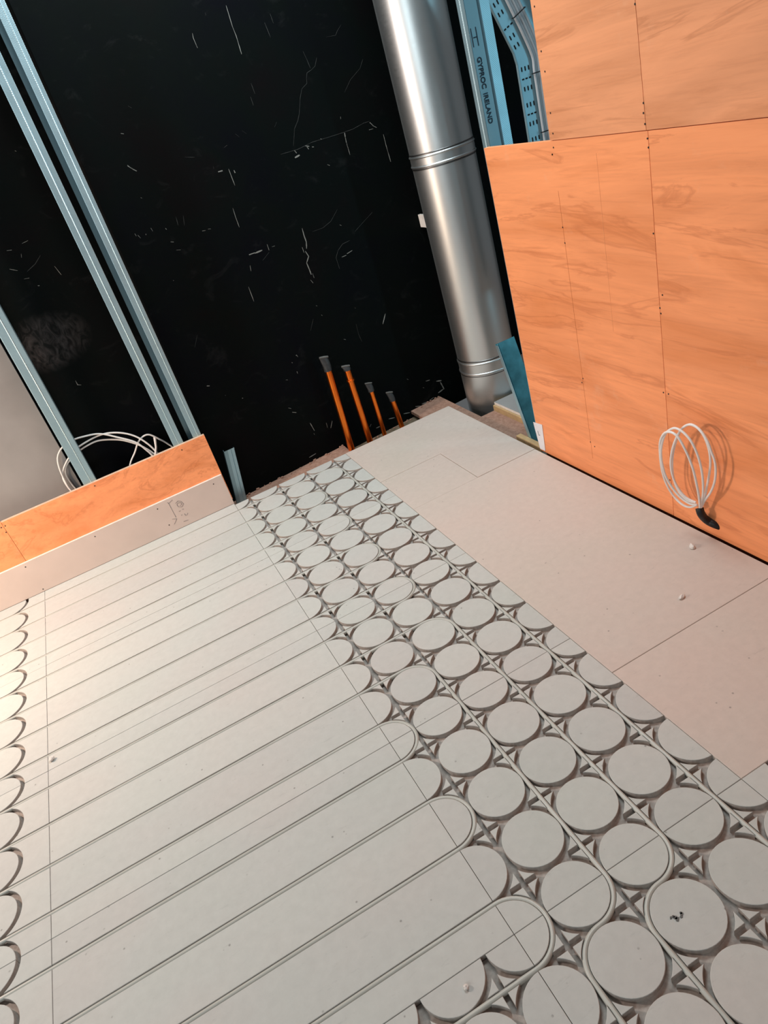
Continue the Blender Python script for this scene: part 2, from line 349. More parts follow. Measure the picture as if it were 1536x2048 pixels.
# ------------------------------------------------------------------ mesh helpers
def link(name, me, m, parent=None, loc=None):
    o = bpy.data.objects.new(name, me)
    COL.objects.link(o)
    if m is not None and not me.materials:
        me.materials.append(M[m])
    if parent is not None:
        o.parent = parent
    if loc is not None:
        o.location = loc
    return o


def mesh(name, verts, faces, smooth=False):
    me = bpy.data.meshes.new(name)
    me.from_pydata([tuple(v) for v in verts], [], faces)
    me.update()
    bm = bmesh.new(); bm.from_mesh(me)
    bmesh.ops.recalc_face_normals(bm, faces=bm.faces)
    bm.to_mesh(me); bm.free()
    if smooth:
        me.polygons.foreach_set('use_smooth', [True] * len(me.polygons))
        try:
            me.set_sharp_from_angle(angle=math.radians(40))
        except Exception:
            pass
    return me


def empty(name, loc=(0, 0, 0)):
    o = bpy.data.objects.new(name, None)
    o.empty_display_size = 0.05
    COL.objects.link(o)
    o.location = loc
    return o


def tag(o, label, cat=None, group=None, kind=None):
    if label: o['label'] = label
    if cat: o['category'] = cat
    if group: o['group'] = group
    if kind: o['kind'] = kind
    return o


class MB:
    def __init__(self):
        self.v, self.f = [], []

    def add(self, verts, faces):
        n = len(self.v)
        self.v += [tuple(p) for p in verts]
        self.f += [tuple(i + n for i in f) for f in faces]
        return self

    def box(self, x0, x1, y0, y1, z0, z1):
        v = [(x, y, z) for x in (x0, x1) for y in (y0, y1) for z in (z0, z1)]
        return self.add(v, [(0, 1, 3, 2), (4, 6, 7, 5), (0, 4, 5, 1), (2, 3, 7, 6), (0, 2, 6, 4), (1, 5, 7, 3)])

    def cbox(self, x0, x1, y0, y1, z0, z1, c):
        # box with its upper edges chamfered
        v = [(x0, y0, z0), (x1, y0, z0), (x1, y1, z0), (x0, y1, z0),
             (x0, y0, z1 - c), (x1, y0, z1 - c), (x1, y1, z1 - c), (x0, y1, z1 - c),
             (x0 + c, y0 + c, z1), (x1 - c, y0 + c, z1), (x1 - c, y1 - c, z1), (x0 + c, y1 - c, z1)]
        f = [(3, 2, 1, 0), (8, 9, 10, 11)]
        for a in (0, 4):
            for i in range(4):
                j = (i + 1) % 4
                f.append((a + i, a + j, a + 4 + j, a + 4 + i))
        return self.add(v, f)

    def prism(self, poly, z0, z1, c=0.0):
        n = len(poly)
        area = sum(poly[i][0] * poly[(i + 1) % n][1] - poly[(i + 1) % n][0] * poly[i][1] for i in range(n))
        if area < 0:
            poly = poly[::-1]
        v = [(x, y, z0) for x, y in poly]
        f = [tuple(range(n))[::-1]]
        if c > 0:
            ins = []
            for i in range(n):
                a, b, d = Vector(poly[i - 1]), Vector(poly[i]), Vector(poly[(i + 1) % n])
                e1, e2 = (b - a), (d - b)
                if e1.length < 1e-9 or e2.length < 1e-9:
                    ins.append(tuple(b)); continue
                e1.normalize(); e2.normalize()
                n1, n2 = Vector((-e1.y, e1.x)), Vector((-e2.y, e2.x))
                k = n1 + n2
                if k.length < 1e-6:
                    k = n1
                k = k / max(0.35, k.dot(n1))
                ins.append(tuple(b + k * c))
            v += [(x, y, z1 - c) for x, y in poly] + [(x, y, z1) for x, y in ins]
            f.append(tuple(range(2 * n, 3 * n)))
            rings = (0, n)
        else:
            v += [(x, y, z1) for x, y in poly]
            f.append(tuple(range(n, 2 * n)))
            rings = (0,)
        for a in rings:
            for i in range(n):
                j = (i + 1) % n
                f.append((a + i, a + j, a + n + j, a + n + i))
        return self.add(v, f)

    def tube(self, pts, r, seg=10, caps=True, closed=False):
        pts = [Vector(p) for p in pts]
        n = len(pts)
        rr = r if isinstance(r, (list, tuple)) else [r] * n
        t0 = (pts[1] - pts[0]).normalized()
        up = Vector((0, 0, 1)) if abs(t0.z) < 0.9 else Vector((0, 1, 0))
        nx = t0.cross(up).normalized()
        base = len(self.v)
        for i, p in enumerate(pts):
            if closed:
                t = (pts[(i + 1) % n] - pts[i - 1]).normalized()
            else:
                t = (pts[min(i + 1, n - 1)] - pts[max(i - 1, 0)]).normalized()
            nx = (nx - t * nx.dot(t)).normalized()
            ny = t.cross(nx)
            for k in range(seg):
                a = 2 * math.pi * k / seg
                self.v.append(tuple(p + (nx * math.cos(a) + ny * math.sin(a)) * rr[i]))
        for i in range(n if closed else n - 1):
            i2 = (i + 1) % n
            for k in range(seg):
                k2 = (k + 1) % seg
                self.f.append((base + i * seg + k, base + i * seg + k2, base + i2 * seg + k2, base + i2 * seg + k))
        if caps and not closed:
            self.f.append(tuple(base + k for k in range(seg))[::-1])
            self.f.append(tuple(base + (n - 1) * seg + k for k in range(seg)))
        return self

    def lathe(self, prof, cx, cy, seg=64):
        base = len(self.v)
        for r, z in prof:
            for k in range(seg):
                a = 2 * math.pi * k / seg
                self.v.append((cx + r * math.cos(a), cy + r * math.sin(a), z))
        for i in range(len(prof) - 1):
            for k in range(seg):
                k2 = (k + 1) % seg
                self.f.append((base + i * seg + k, base + i * seg + k2, base + (i + 1) * seg + k2, base + (i + 1) * seg + k))
        return self

    def sheet(self, pts, z0, z1, t=0.0015):
        # thin bent sheet: an open profile in plan (x, y), extruded in z, with thickness
        pts = [Vector(p) for p in pts]
        n = len(pts)
        off = []
        for i in range(n):
            a, b = pts[max(i - 1, 0)], pts[min(i + 1, n - 1)]
            e = (b - a).normalized()
            off.append(pts[i] + Vector((-e.y, e.x)) * t)
        poly = [tuple(p) for p in pts] + [tuple(p) for p in off[::-1]]
        v = [(x, y, z0) for x, y in poly] + [(x, y, z1) for x, y in poly]
        m = len(poly)
        f = [(i, (i + 1) % m, m + (i + 1) % m, m + i) for i in range(m)]
        for i in range(n - 1):
            f.append((i, i + 1, m - 2 - i, m - 1 - i))
            f.append((m + i, m + i + 1, m + m - 2 - i, m + m - 1 - i))
        return self.add(v, f)

    def build(self, name, m, parent=None, smooth=False, loc=None):
        return link(name, mesh(name, self.v, self.f, smooth), m, parent, loc)


def smooth_path(pts, sub=6, closed=False):
    pts = [Vector(p) for p in pts]
    n = len(pts)
    out = []
    rng = range(n if closed else n - 1)
    for i in rng:
        if closed:
            p0, p1, p2, p3 = pts[i - 1], pts[i], pts[(i + 1) % n], pts[(i + 2) % n]
        else:
            p0, p1, p2, p3 = pts[max(i - 1, 0)], pts[i], pts[i + 1], pts[min(i + 2, n - 1)]
        for s in range(sub):
            t = s / sub
            out.append(0.5 * ((2 * p1) + (p2 - p0) * t + (2 * p0 - 5 * p1 + 4 * p2 - p3) * t * t + (3 * p1 - p0 - 3 * p2 + p3) * t ** 3))
    if not closed:
        out.append(pts[-1])
    return out


def clip_poly(poly, x0, x1, y0, y1):
    def cut(ps, inside, inter):
        out = []
        for i in range(len(ps)):
            a, b = ps[i - 1], ps[i]
            ia, ib = inside(a), inside(b)
            if ib:
                if not ia: out.append(inter(a, b))
                out.append(b)
            elif ia:
                out.append(inter(a, b))
        return out

    def ix(X): return lambda a, b: (X, a[1] + (b[1] - a[1]) * (X - a[0]) / (b[0] - a[0]))
    def iy(Y): return lambda a, b: (a[0] + (b[0] - a[0]) * (Y - a[1]) / (b[1] - a[1]), Y)
    for ins, inter in ((lambda p: p[0] >= x0, ix(x0)), (lambda p: p[0] <= x1, ix(x1)),
                       (lambda p: p[1] >= y0, iy(y0)), (lambda p: p[1] <= y1, iy(y1))):
        if poly:
            poly = cut(poly, ins, inter)
    out = []
    for p in poly:
        if not out or (abs(p[0] - out[-1][0]) + abs(p[1] - out[-1][1])) > 1e-6:
            out.append(p)
    if len(out) > 2 and abs(out[0][0] - out[-1][0]) + abs(out[0][1] - out[-1][1]) < 1e-6:
        out.pop()
    return out


# ------------------------------------------------------------------ the floor
P = 0.15            # groove pitch
RD = 0.0690         # radius of a raised disc
GW = P - 2 * RD     # groove width
DEP = 0.0155         # groove depth
ZB = -0.045         # underside of the boards = top of the deck
SEAM = 0.0006

deck = MB()
deck.box(-3.2, 1.285, -4.4, 0.165, -0.063, ZB)
deck.box(-3.2, 0.655, 0.165, 0.60, -0.063, ZB)
deck.box(1.09, 1.285, 0.165, 0.60, -0.063, ZB)
deck.box(1.285, 3.4, -4.4, -0.033, -0.063, ZB)
deck.box(1.66, 3.4, -0.033, 0.60, -0.063, ZB)
floor = deck.build('floor', 'chip')
tag(floor, 'floor of pale grooved heating boards laid on a brown chipboard deck', kind='structure')
MB().box(-3.2, 1.24, -4.4, 0.7, -0.20, -0.085).build('subfloor', 'concrete', floor)
MB().box(1.24, 3.4, -4.4, 0.7, -0.45, -0.35).build('duct_void', 'dark_void', floor)  # bottom of the flue hole, its shade put into the colour

CACHE = {}


def circle(n=44):
    return [(RD * math.cos(2 * math.pi * k / n), RD * math.sin(2 * math.pi * k / n)) for k in range(n)]


def piece(key, poly, name, m, parent, x, y):
    if key not in CACHE:
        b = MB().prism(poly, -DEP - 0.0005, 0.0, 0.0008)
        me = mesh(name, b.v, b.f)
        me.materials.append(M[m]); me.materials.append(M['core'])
        for pf in me.polygons:          # routed sides: groove shade painted into a browner core
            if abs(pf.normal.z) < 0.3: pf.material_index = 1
        CACHE[key] = me
    o = link(name, CACHE[key], m, parent, (x, y, random.uniform(-0.0004, 0.0)))
    return o


def island_poly(sx, sy):
    h = GW / 2
    ro = RD + GW
    q = P / 2
    end = q - math.sqrt(ro * ro - (q - h) ** 2)
    a0 = math.atan2(end - q, h - q)
    a1 = math.atan2(h - q, end - q)
    if a0 < 0: a0 += 2 * math.pi
    if a1 < 0: a1 += 2 * math.pi
    pts = [(h, h)]
    for k in range(7):
        a = a1 + (a0 - a1) * k / 6
        pts.append((q + ro * math.cos(a), q + ro * math.sin(a)))
    return [(sx * x, sy * y) for x, y in pts]


def slab(u0, u1, v0, v1, name, m, ext=0.0):
    b = MB().box(u0 * P + SEAM, u1 * P - SEAM, -v1 * P + SEAM, -v0 * P - SEAM + ext, ZB, -DEP)
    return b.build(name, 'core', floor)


def disc_board(u0, u1, v0, v1):
    s = slab(u0, u1, v0, v1, 'disc_board', 'gypsum')
    X0, X1, Y0, Y1 = u0 * P + SEAM, u1 * P - SEAM, -v1 * P + SEAM, -v0 * P - SEAM
    for i in range(u0, u1 + 1):
        for j in range(v0, v1 + 1):
            cx, cy = i * P, -j * P
            poly = clip_poly(circle(), X0 - cx, X1 - cx, Y0 - cy, Y1 - cy)
            if len(poly) < 3: continue
            key = ('disc', i == u0, i == u1, j == v0, j == v1)
            nm = 'disc' if not any(key[1:]) else 'half_disc'
            piece(key, poly, nm, 'gypsum', s, cx, cy)
    for i in range(u0, u1):
        for j in range(v0, v1):
            for sx in (-1, 1):
                for sy in (-1, 1):
                    piece(('isl', sx, sy), island_poly(sx, sy), 'groove_island', 'gypsum', s, (i + .5) * P, -(j + .5) * P)
    return s


def strip_board(u0, u1, v0, v1):
    ext = 0.0146 if v0 == -1 else 0.0     # the farthest board is cut to meet the low wall
    s = slab(u0, u1, v0, v1, 'strip_board', 'gypsum', ext)
    X0, X1 = u0 * P + SEAM, u1 * P - SEAM
    for j in range(v0, v1 + 1):
        y0 = -RD if j < v1 else SEAM
        y1 = RD if j > v0 else -SEAM + ext
        piece(('strip', u0, u1, j == v0, j == v1, ext), [(X0, y0), (X1, y0), (X1, y1), (X0, y1)], 'strip', 'gypsum', s, 0, -j * P)
    return s


def end_board(u0, u1, uc, v0, v1):
    # straight strips with rounded ends on the left, hollow-ended strips on the right
    ext = 0.0146 if v0 == -1 else 0.0
    s = slab(u0, u1, v0, v1, 'end_board', 'gypsum', ext)
    X0, X1, xc = u0 * P + SEAM, u1 * P - SEAM, uc * P
    ro = RD + GW
    for j in range(v0, v1 + 1):
        y0 = -RD if j < v1 else SEAM
        y1 = RD if j > v0 else -SEAM + ext
        n = 22
        lobe = [(X0, RD)] + [(X0, -RD)] + [(xc + RD * math.cos(a), RD * math.sin(a)) for a in
                                           [-math.pi / 2 + math.pi * k / n for k in range(n + 1)]]
        lobe = clip_poly(lobe, X0, X1, y0, y1)
        piece(('lobe', j == v0, j == v1, ext), lobe, 'rounded_strip', 'gypsum', s, 0, -j * P)
        am = math.asin(RD / ro)
        arc = [(xc + ro * math.cos(a), ro * math.sin(a)) for a in [am - 2 * am * k / n for k in range(n + 1)]]
        hollow = arc + [(X1, -RD), (X1, RD)]
        hollow = clip_poly(hollow, X0, X1, y0, y1)
        piece(('hollow', j == v0, j == v1, ext), hollow, 'hollow_strip', 'gypsum', s, 0, -j * P)
    return s


UL = -6.19
ROWS = [(-1, 3), (3, 7), (7, 11), (11, 15)]
for v0, v1 in ROWS:
    disc_board(0, 4, v0, v1)
    strip_board(UL, 0, v0, v1)
    end_board(-13, UL, -7.22, v0, v1)
for u0, u1 in ((-8, -4), (-4, 0), (0, 4), (4, 8)):
    disc_board(u0, u1, 15, 19)


def plain_board(x0, x1, y0, y1, dz=0.0):
    return MB().cbox(x0 + SEAM, x1 - SEAM, y0 + SEAM, y1 - SEAM, ZB, dz, 0.0010).build('plain_board', 'plain_board', floor)


XR = 1.208
plain_board(0.600, XR, 0.050, 0.153, -0.0004)
plain_board(0.600, XR, -0.286, 0.050, 0.0)
plain_board(0.600, 0.915, -0.620, -0.286, -0.0006)
plain_board(0.915, XR, -0.620, -0.286, 0.0012)
plain_board(0.600, XR, -1.830, -0.620, 0.0)
plain_board(0.600, XR, -15 * P, -1.830, -0.0005)


# ------------------------------------------------------------------ heating pipes in the grooves
def W(u, v): return (u * P, -v * P)


def arc(u, v, a0, a1, n=14):
    cx, cy = W(u, v)
    r = P / 2
    return [(cx + r * math.cos(math.radians(a0 + (a1 - a0) * k / n)), cy + r * math.sin(math.radians(a0 + (a1 - a0) * k / n))) for k in range(n + 1)]


def line(a, b, n=24):
    return [(a[0] + (b[0] - a[0]) * k / n, a[1] + (b[1] - a[1]) * k / n) for k in range(n)]


def heating_pipe(path, label, ph):
    pts = []
    d = 0
    last = None
    for x, y in path:
        if last is not None:
            d += math.hypot(x - last[0], y - last[1])
        last = (x, y)
        wob = 0.0005 * math.sin(d * 7 + ph) + 0.0003 * math.sin(d * 19 + ph * 2)
        pts.append((x, y, -0.0060 + wob))
    o = MB().tube(pts, 0.0057, 12).build('heating_pipe', 'pipe', None, True)
    tag(o, label, 'pipe', 'grey heating pipes laid in the floor grooves')
    return o


ULP = -12.8


def loop(i, j):
    return line(W(ULP, j - .5), W(i, j - .5), 40) + arc(i, j, 90, -90, 24) + line(W(i, j + .5), W(ULP, j + .5), 40) + [W(ULP, j + .5)]


def turn(i, j, end):
    p = line(W(ULP, j - .5), W(i, j - .5), 40) + arc(i, j, 90, 0)
    if end == 's':
        p += line(W(i + .5, j), W(i + .5, 15), 30)[1:] + arc(i, 15, 0, -90) + arc(i, 16, 90, 180)[1:] + line(W(i - .5, 16), W(i - .5, 19), 12)[1:]
    else:
        p += line(W(i + .5, j), W(i + .5, 19), 50)[1:]
    return p


heating_pipe(loop(2, 1), 'grey heating pipe loop turning nearest to the copper pipes, farthest of the loops', 0.3)
heating_pipe(loop(2, 3), 'second farthest grey heating pipe loop among the discs', 1.1)
heating_pipe(loop(2, 5), 'third farthest grey heating pipe loop among the discs', 2.2)
heating_pipe(loop(2, 7), 'fourth grey heating pipe loop, the nearest that turns in the middle of the disc field', 3.0)
heating_pipe(turn(3, 0, 'l'), 'grey heating pipe running beside the plain boards along the last disc column', 4.0)
heating_pipe(turn(2, 9, 's'), 'middle of the three grey pipes running down the disc field, with an S-bend', 5.0)
heating_pipe(turn(1, 10, 's'), 'leftmost of the three grey pipes running down the disc field, with an S-bend', 0.7)
heating_pipe(loop(0, 11), 'grey heating pipe loop at the strip ends, farthest of the three large ones', 1.9)
heating_pipe(loop(0, 13), 'grey heating pipe loop at the strip ends, middle of the three large ones', 2.7)
heating_pipe(loop(0, 15), 'grey heating pipe loop at the strip ends closest to the camera', 3.6)

# ------------------------------------------------------------------ black back wall
YL = 0.30


def wall_y(x): return 0.285 + 0.1 * x if x > 0 else YL


wb = MB()
wb.prism([(-3.2, YL), (0, YL), (0.012, wall_y(0.012)), (3.4, wall_y(3.4)), (3.4, 0.85), (-3.2, 0.85)], -0.13, 3.3)
wall_back = wb.build('wall_back', 'black')
tag(wall_back, 'black painted back wall with pale scratches and chips', kind='structure')

sb, sf = MB(), MB()
rs = random.Random(3)
for w, pts in SCRATCHES:
    q = [(x, z) for x, z in pts]
    dense = []
    for a, b in zip(q[:-1], q[1:]):
        L_ = math.hypot(b[0] - a[0], b[1] - a[1])
        k = max(1, int(L_ / 0.012))
        dense += [(a[0] + (b[0] - a[0]) * t / k, a[1] + (b[1] - a[1]) * t / k) for t in range(k)]
    dense.append(q[-1])
    top, bot = [], []
    for i, (x, z) in enumerate(dense):
        a, b = dense[max(i - 1, 0)], dense[min(i + 1, len(dense) - 1)]
        dx, dz = b[0] - a[0], b[1] - a[1]
        l = math.hypot(dx, dz) or 1
        ww = w * 0.5 * rs.uniform(0.45, 1.15) * (0.5 if i in (0, len(dense) - 1) else 1.0)
        top.append((x - dz / l * ww, z + dx / l * ww))
        bot.append((x + dz / l * ww, z - dx / l * ww))
    ring = top + bot[::-1]
    n = len(top)
    v = [(x, wall_y(x) - 0.0006, z) for x, z in ring] + [(x, wall_y(x) + 0.001, z) for x, z in ring]
    m_ = len(ring)
    f = [(i, i + 1, m_ - 2 - i, m_ - 1 - i) for i in range(n - 1)] + [(i, (i + 1) % m_, m_ + (i + 1) % m_, m_ + i) for i in range(m_)]
    (sb if w > 0.0021 else sf).add(v, f)
tag(sb.build('wall_scratches', 'scratch', wall_back), 'pale scratches and chips in the black paint', kind='stuff')
tag(sf.build('faint_wall_scratches', 'faint_scratch', wall_back), 'faint grey scratches and hairline cracks in the black paint', kind='stuff')

# broken plaster along the foot of the wall
rb = MB()
for k in range(46):
    x = rs.uniform(0.05, 1.28)
    if 0.70 < x < 0.78: continue
    y = wall_y(x) - rs.uniform(0.0, 0.022)
    z = ZB if (x < 0.655 or x > 1.09) else -0.085
    s = rs.uniform(0.003, 0.009)
    c = [(x + s * math.cos(a) * rs.uniform(.6, 1.2), y + s * 0.7 * math.sin(a) * rs.uniform(.6, 1.2)) for a in [k2 * math.pi / 3 for k2 in range(6)]]
    rb.prism(c, z, z + s * rs.uniform(0.5, 1.3), 0.001)
tag(rb.build('plaster_rubble', 'chip', wall_back), 'broken plaster crumbs along the foot of the wall', kind='stuff')

# ------------------------------------------------------------------ low wall on the left
wall_left = empty('wall_left', (0, 0.17, 0))
tag(wall_left, 'low boarded wall of plywood and plasterboard on the left', kind='structure')
wall_left.location = (0, 0, 0)


def screw(parent, loc, axis, r=0.0032):
    n = 10
    v, f = [], []
    for d in (-0.0006, 0.001):
        for k in range(n):
            a = 2 * math.pi * k / n
            c, s_ = r * math.cos(a), r * math.sin(a)
            v.append((loc[0] + d, loc[1] + c, loc[2] + s_) if axis == 'x' else (loc[0] + c, loc[1] + d, loc[2] + s_))
    f = [tuple(range(n)), tuple(range(n, 2 * n))[::-1]] + [(i, (i + 1) % n, n + (i + 1) % n, n + i) for i in range(n)]
    return MB().add(v, f).build('screw', 'screw', parent)


pb = MB().box(-2.6, 0.000, 0.1650, 0.1775, 0.0005, 0.1625).build('plasterboard_strip', 'plasterboard', wall_left)
MB().box(-2.6, 0.0, 0.1652, 0.1775, 0.1625, 0.1632).build('board_edge', 'plaster_edge', pb)
pl1 = MB().box(-0.9275, 0.004, 0.1778, 0.1955, 0.02, 0.3705).build('plywood_strip', 'ply', wall_left)
pl2 = MB().box(-2.6, -0.9290, 0.1778, 0.1955, 0.02, 0.3700).build('plywood_strip', 'ply', wall_left)
MB().box(-0.9275, 0.004, 0.1780, 0.1955, 0.3705, 0.3713).build('board_edge', 'ply_edge', pl1)
for x, z in ((-0.921, 0.350), (-0.5214, 0.355), (-0.1147, 0.347)):
    screw(pl1, (x, 0.1778, z), 'y', 0.0028)
for x, z in ((-0.938, 0.350), (-0.932, 0.322)):
    screw(pl2, (x, 0.1778, z), 'y', 0.0028)
for x, z in ((-0.9407, 0.1443), (-0.6255, 0.1407), (-0.3287, 0.1377), (-0.0506, 0.1365), (-0.315, 0.040), (-0.93, 0.012)):
    screw(pb, (x, 0.1650, z), 'y', 0.0028)
mk = MB()
for l in MARKS:
    for a, b in zip(l[:-1], l[1:]):
        mk.tube([(a[0], 0.1648, a[1]), (b[0], 0.1648, b[1])], 0.0008, 5)
mk.build('pencil_marks', 'pencil', pb)

# ------------------------------------------------------------------ plywood wall on the right
wall_right = empty('wall_right')
tag(wall_right, 'orange plywood wall on the right made of large sheets', kind='structure')
XW = 1.222


def ply_sheet(y0, y1, z0, z1, m):
    v = MB().box(XW, XW + 0.018, y0, y1, z0, z1)
    return v.build('plywood_sheet', m, wall_right)


def skew_sheet(pts, m):
    v = [(XW, y, z) for y, z in pts] + [(XW + 0.018, y, z) for y, z in pts]
    return MB().add(v, [(0, 1, 2, 3), (7, 6, 5, 4)] + [(i, (i + 1) % 4, 4 + (i + 1) % 4, 4 + i) for i in range(4)]).build('plywood_sheet', m, wall_right)


g = 0.0009
lo1 = skew_sheet([(-0.6405, -0.004), (-0.6405, 1.1955), (-1.4325 + g, 1.1915), (-1.4048 + g, -0.004)], 'ply')
lo2 = skew_sheet([(-1.4048 - g, -0.004), (-1.4325 - g, 1.1915), (-4.0, 1.180), (-4.0, -0.004)], 'ply')
up1 = skew_sheet([(-1.0215, 1.1955), (-1.0315, 2.60), (-1.4235 + g, 2.60), (-1.4270 + g, 1.1935)], 'ply_pale')
up2 = skew_sheet([(-1.4270 - g, 1.1935), (-1.4235 - g, 2.60), (-4.0, 2.60), (-4.0, 1.182)], 'ply_pale')
MB().box(XW + 0.0185, XW + 0.060, -4.0, -0.652, ZB, 0.05).build('sole_plate', 'dark_timber', wall_right)  # added strip behind the sheets, blocks light and keeps the gap dark
for y, z in SCREW_R:
    par = (up1 if y > -1.425 else up2) if z > 1.195 else (lo1 if y > -1.42 else lo2)
    screw(par, (XW, y, z), 'x', 0.0026)

for par, a, c, m_ in ((lo1, (-1.026, 1.05), (-1.000, 0.08), 'pencil_line'), (lo1, (-1.225, 1.15), (-1.207, 0.62), 'scored_line')):
    MB().tube([(XW - 0.0002, *a), (XW - 0.0002, *c)], 0.00045, 5).build(m_, 'ply_mark' if m_ == 'pencil_line' else 'ply_score', par)

# ------------------------------------------------------------------ metal studs
def flange(x0, x1, y, xm):
    return [(x0, y + 0.0005), (x0 + 0.002, y), (xm - 0.0028, y), (xm, y - 0.0016), (xm + 0.0028, y), (x1 - 0.002, y), (x1, y + 0.0005)]


def stud(x0, x1, xm, yf, yb, z0, z1, back_x0, label):
    t = empty('metal_stud', ((x0 + x1) / 2, (yf + yb) / 2, z0))
    tag(t, label, 'stud', 'galvanised studs of the unfinished walls')
    dx, dy, dz = t.location
    def L2(pts): return [(x - dx, y - dy) for x, y in pts]
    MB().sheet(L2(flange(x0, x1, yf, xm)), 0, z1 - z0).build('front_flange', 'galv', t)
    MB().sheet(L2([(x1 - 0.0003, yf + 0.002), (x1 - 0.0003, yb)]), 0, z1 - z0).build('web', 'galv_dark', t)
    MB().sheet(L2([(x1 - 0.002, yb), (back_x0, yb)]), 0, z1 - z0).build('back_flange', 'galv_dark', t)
    return t


stud(-0.0450, -0.0065, -0.0215, 0.1965, 0.255, ZB, 3.2, -0.064, 'tall galvanised stud at the free end of the low wall, beside its twin')
stud(-0.1405, -0.0930, -0.1150, 0.1965, 0.236, ZB, 3.2, -0.136, 'tall galvanised stud just left of the one at the end of the low wall')
stud(-0.5620, -0.5050, -0.5280, 0.1965, 0.236, ZB, 3.2, -0.556, 'galvanised stud in front of the grey plasterboard on the far left')

# short stud offcut standing behind the end of the low wall
t = tag(empty('metal_stud', (0.045, 0.235, ZB)), 'short upright galvanised stud offcut standing in the gap beside the low wall', 'stud')
def bent(pts, h, lean): return [(x, y) for x, y in pts]
so = MB().sheet([(-0.030, 0.012), (-0.030, -0.014), (-0.012, -0.014)], 0, 0.285)
def lean(b, kx, ky):
    b.v = [(x + kx * z, y + ky * z, z) for x, y, z in b.v]; return b
lean(so, 0.155, 0).build('side_flange', 'galv_dark', t)
lean(MB().sheet([(-0.012, -0.014), (0.004, -0.014), (0.0055, -0.016), (0.007, -0.014), (0.022, -0.014)], 0, 0.285), 0.155, 0).build('web', 'galv', t)
lean(MB().sheet([(0.022, -0.014), (0.022, 0.012)], 0, 0.280), 0.155, 0).build('side_flange', 'galv_dark', t)

# stud behind the plywood with printed lettering
t = tag(empty('metal_stud', (1.2885, -0.63, ZB)), 'blue-lit galvanised stud with printed lettering between the flue and the cable tray', 'stud')
def L3(pts): return [(x - 1.2885, y + 0.63) for x, y in pts]
H = 3.2 - ZB
MB().sheet(L3([(1.2412, -0.606), (1.2412, -0.622), (1.2398, -0.626), (1.2412, -0.630), (1.2412, -0.650)]), 0, H).build('side_flange', 'galv', t)
MB().sheet(L3([(1.2415, -0.650), (1.2880, -0.650), (1.2900, -0.644), (1.2960, -0.644), (1.2980, -0.652)]), 0, H).build('printed_web', 'tray', t)
MB().sheet(L3([(1.2980, -0.652), (1.3340, -0.650), (1.3345, -0.630)]), 0, H).build('knurled_web', 'galv', t)


def letters(txt, size, loc, parent, name):
    cu = bpy.data.curves.new(name, 'FONT')
    cu.body = txt
    cu.size = size
    cu.extrude = 0.0004
    cu.offset = 0.0005
    tmp = bpy.data.objects.new('tmp', cu)
    COL.objects.link(tmp)
    bpy.context.view_layer.update()
    dg = bpy.context.evaluated_depsgraph_get()
    me = bpy.data.meshes.new_from_object(tmp.evaluated_get(dg))
    bpy.data.objects.remove(tmp, do_unlink=True)
    # text runs downwards, letter tops to the right, on a face that looks along -y
    R3 = Matrix(((0, 1, 0, 0), (0, 0, -1, 0), (-1, 0, 0, 0), (0, 0, 0, 1)))
    me.transform(R3)
    me.materials.clear()
    o = link(name, me, 'ink', parent, loc)
    return o


tx = 1.2530 - 1.2885
letters('GYPROC', 0.0235, (tx, -0.0212, 1.462 - ZB), t, 'lettering')
letters('IRELAND', 0.0235, (tx, -0.0212, 1.357 - ZB), t, 'lettering')
sy = MB()
sy.box(-0.0405, -0.0385, -0.0216, -0.0200, 1.492 - ZB, 1.545 - ZB)
sy.box(-0.0215, -0.0195, -0.0216, -0.0200, 1.492 - ZB, 1.545 - ZB)
sy.box(-0.0345, -0.0215, -0.0216, -0.0200, 1.516 - ZB, 1.519 - ZB)
sy.build('printed_symbol', 'ink', t)

# ------------------------------------------------------------------ grey plasterboard left of the stud
gb = MB().box(-2.4, -0.580, 0.264, 0.2765, ZB, 1.9).build('plasterboard_sheet', 'grey_board')
tag(gb, 'large grey plasterboard sheet standing behind the studs on the far left', 'plasterboard')

# ------------------------------------------------------------------ flue
FX, FY, FR = 1.4727, 0.1353, 0.1468
flue = tag(empty('flue_pipe', (FX, FY, -0.13)), 'large brushed steel flue pipe rising beside the plywood wall', 'flue')


def section(name, z0, z1, prof):
    b = MB().lathe([(r, z + 0.13) for r, z in prof], 0, 0, 96)
    return b.build(name, 'flue', flue, True)


section('flue_section', -0.13, 0.16, [(FR, -0.13), (FR, 0.128)])
section('flue_section', 0.16, 1.14, [(FR - 0.0015, 0.200), (FR - 0.0015, 1.120)])
section('flue_section', 1.14, 3.2, [(FR - 0.0015, 1.170), (FR - 0.0015, 3.2)])


def beads(zs, z0, z1):
    prof = [(FR, z0)]
    for z in zs:
        prof += [(FR, z - 0.005), (FR + 0.003, z - 0.0025), (FR + 0.0035, z), (FR + 0.003, z + 0.0025), (FR, z + 0.005)]
    prof.append((FR, z1))
    return prof


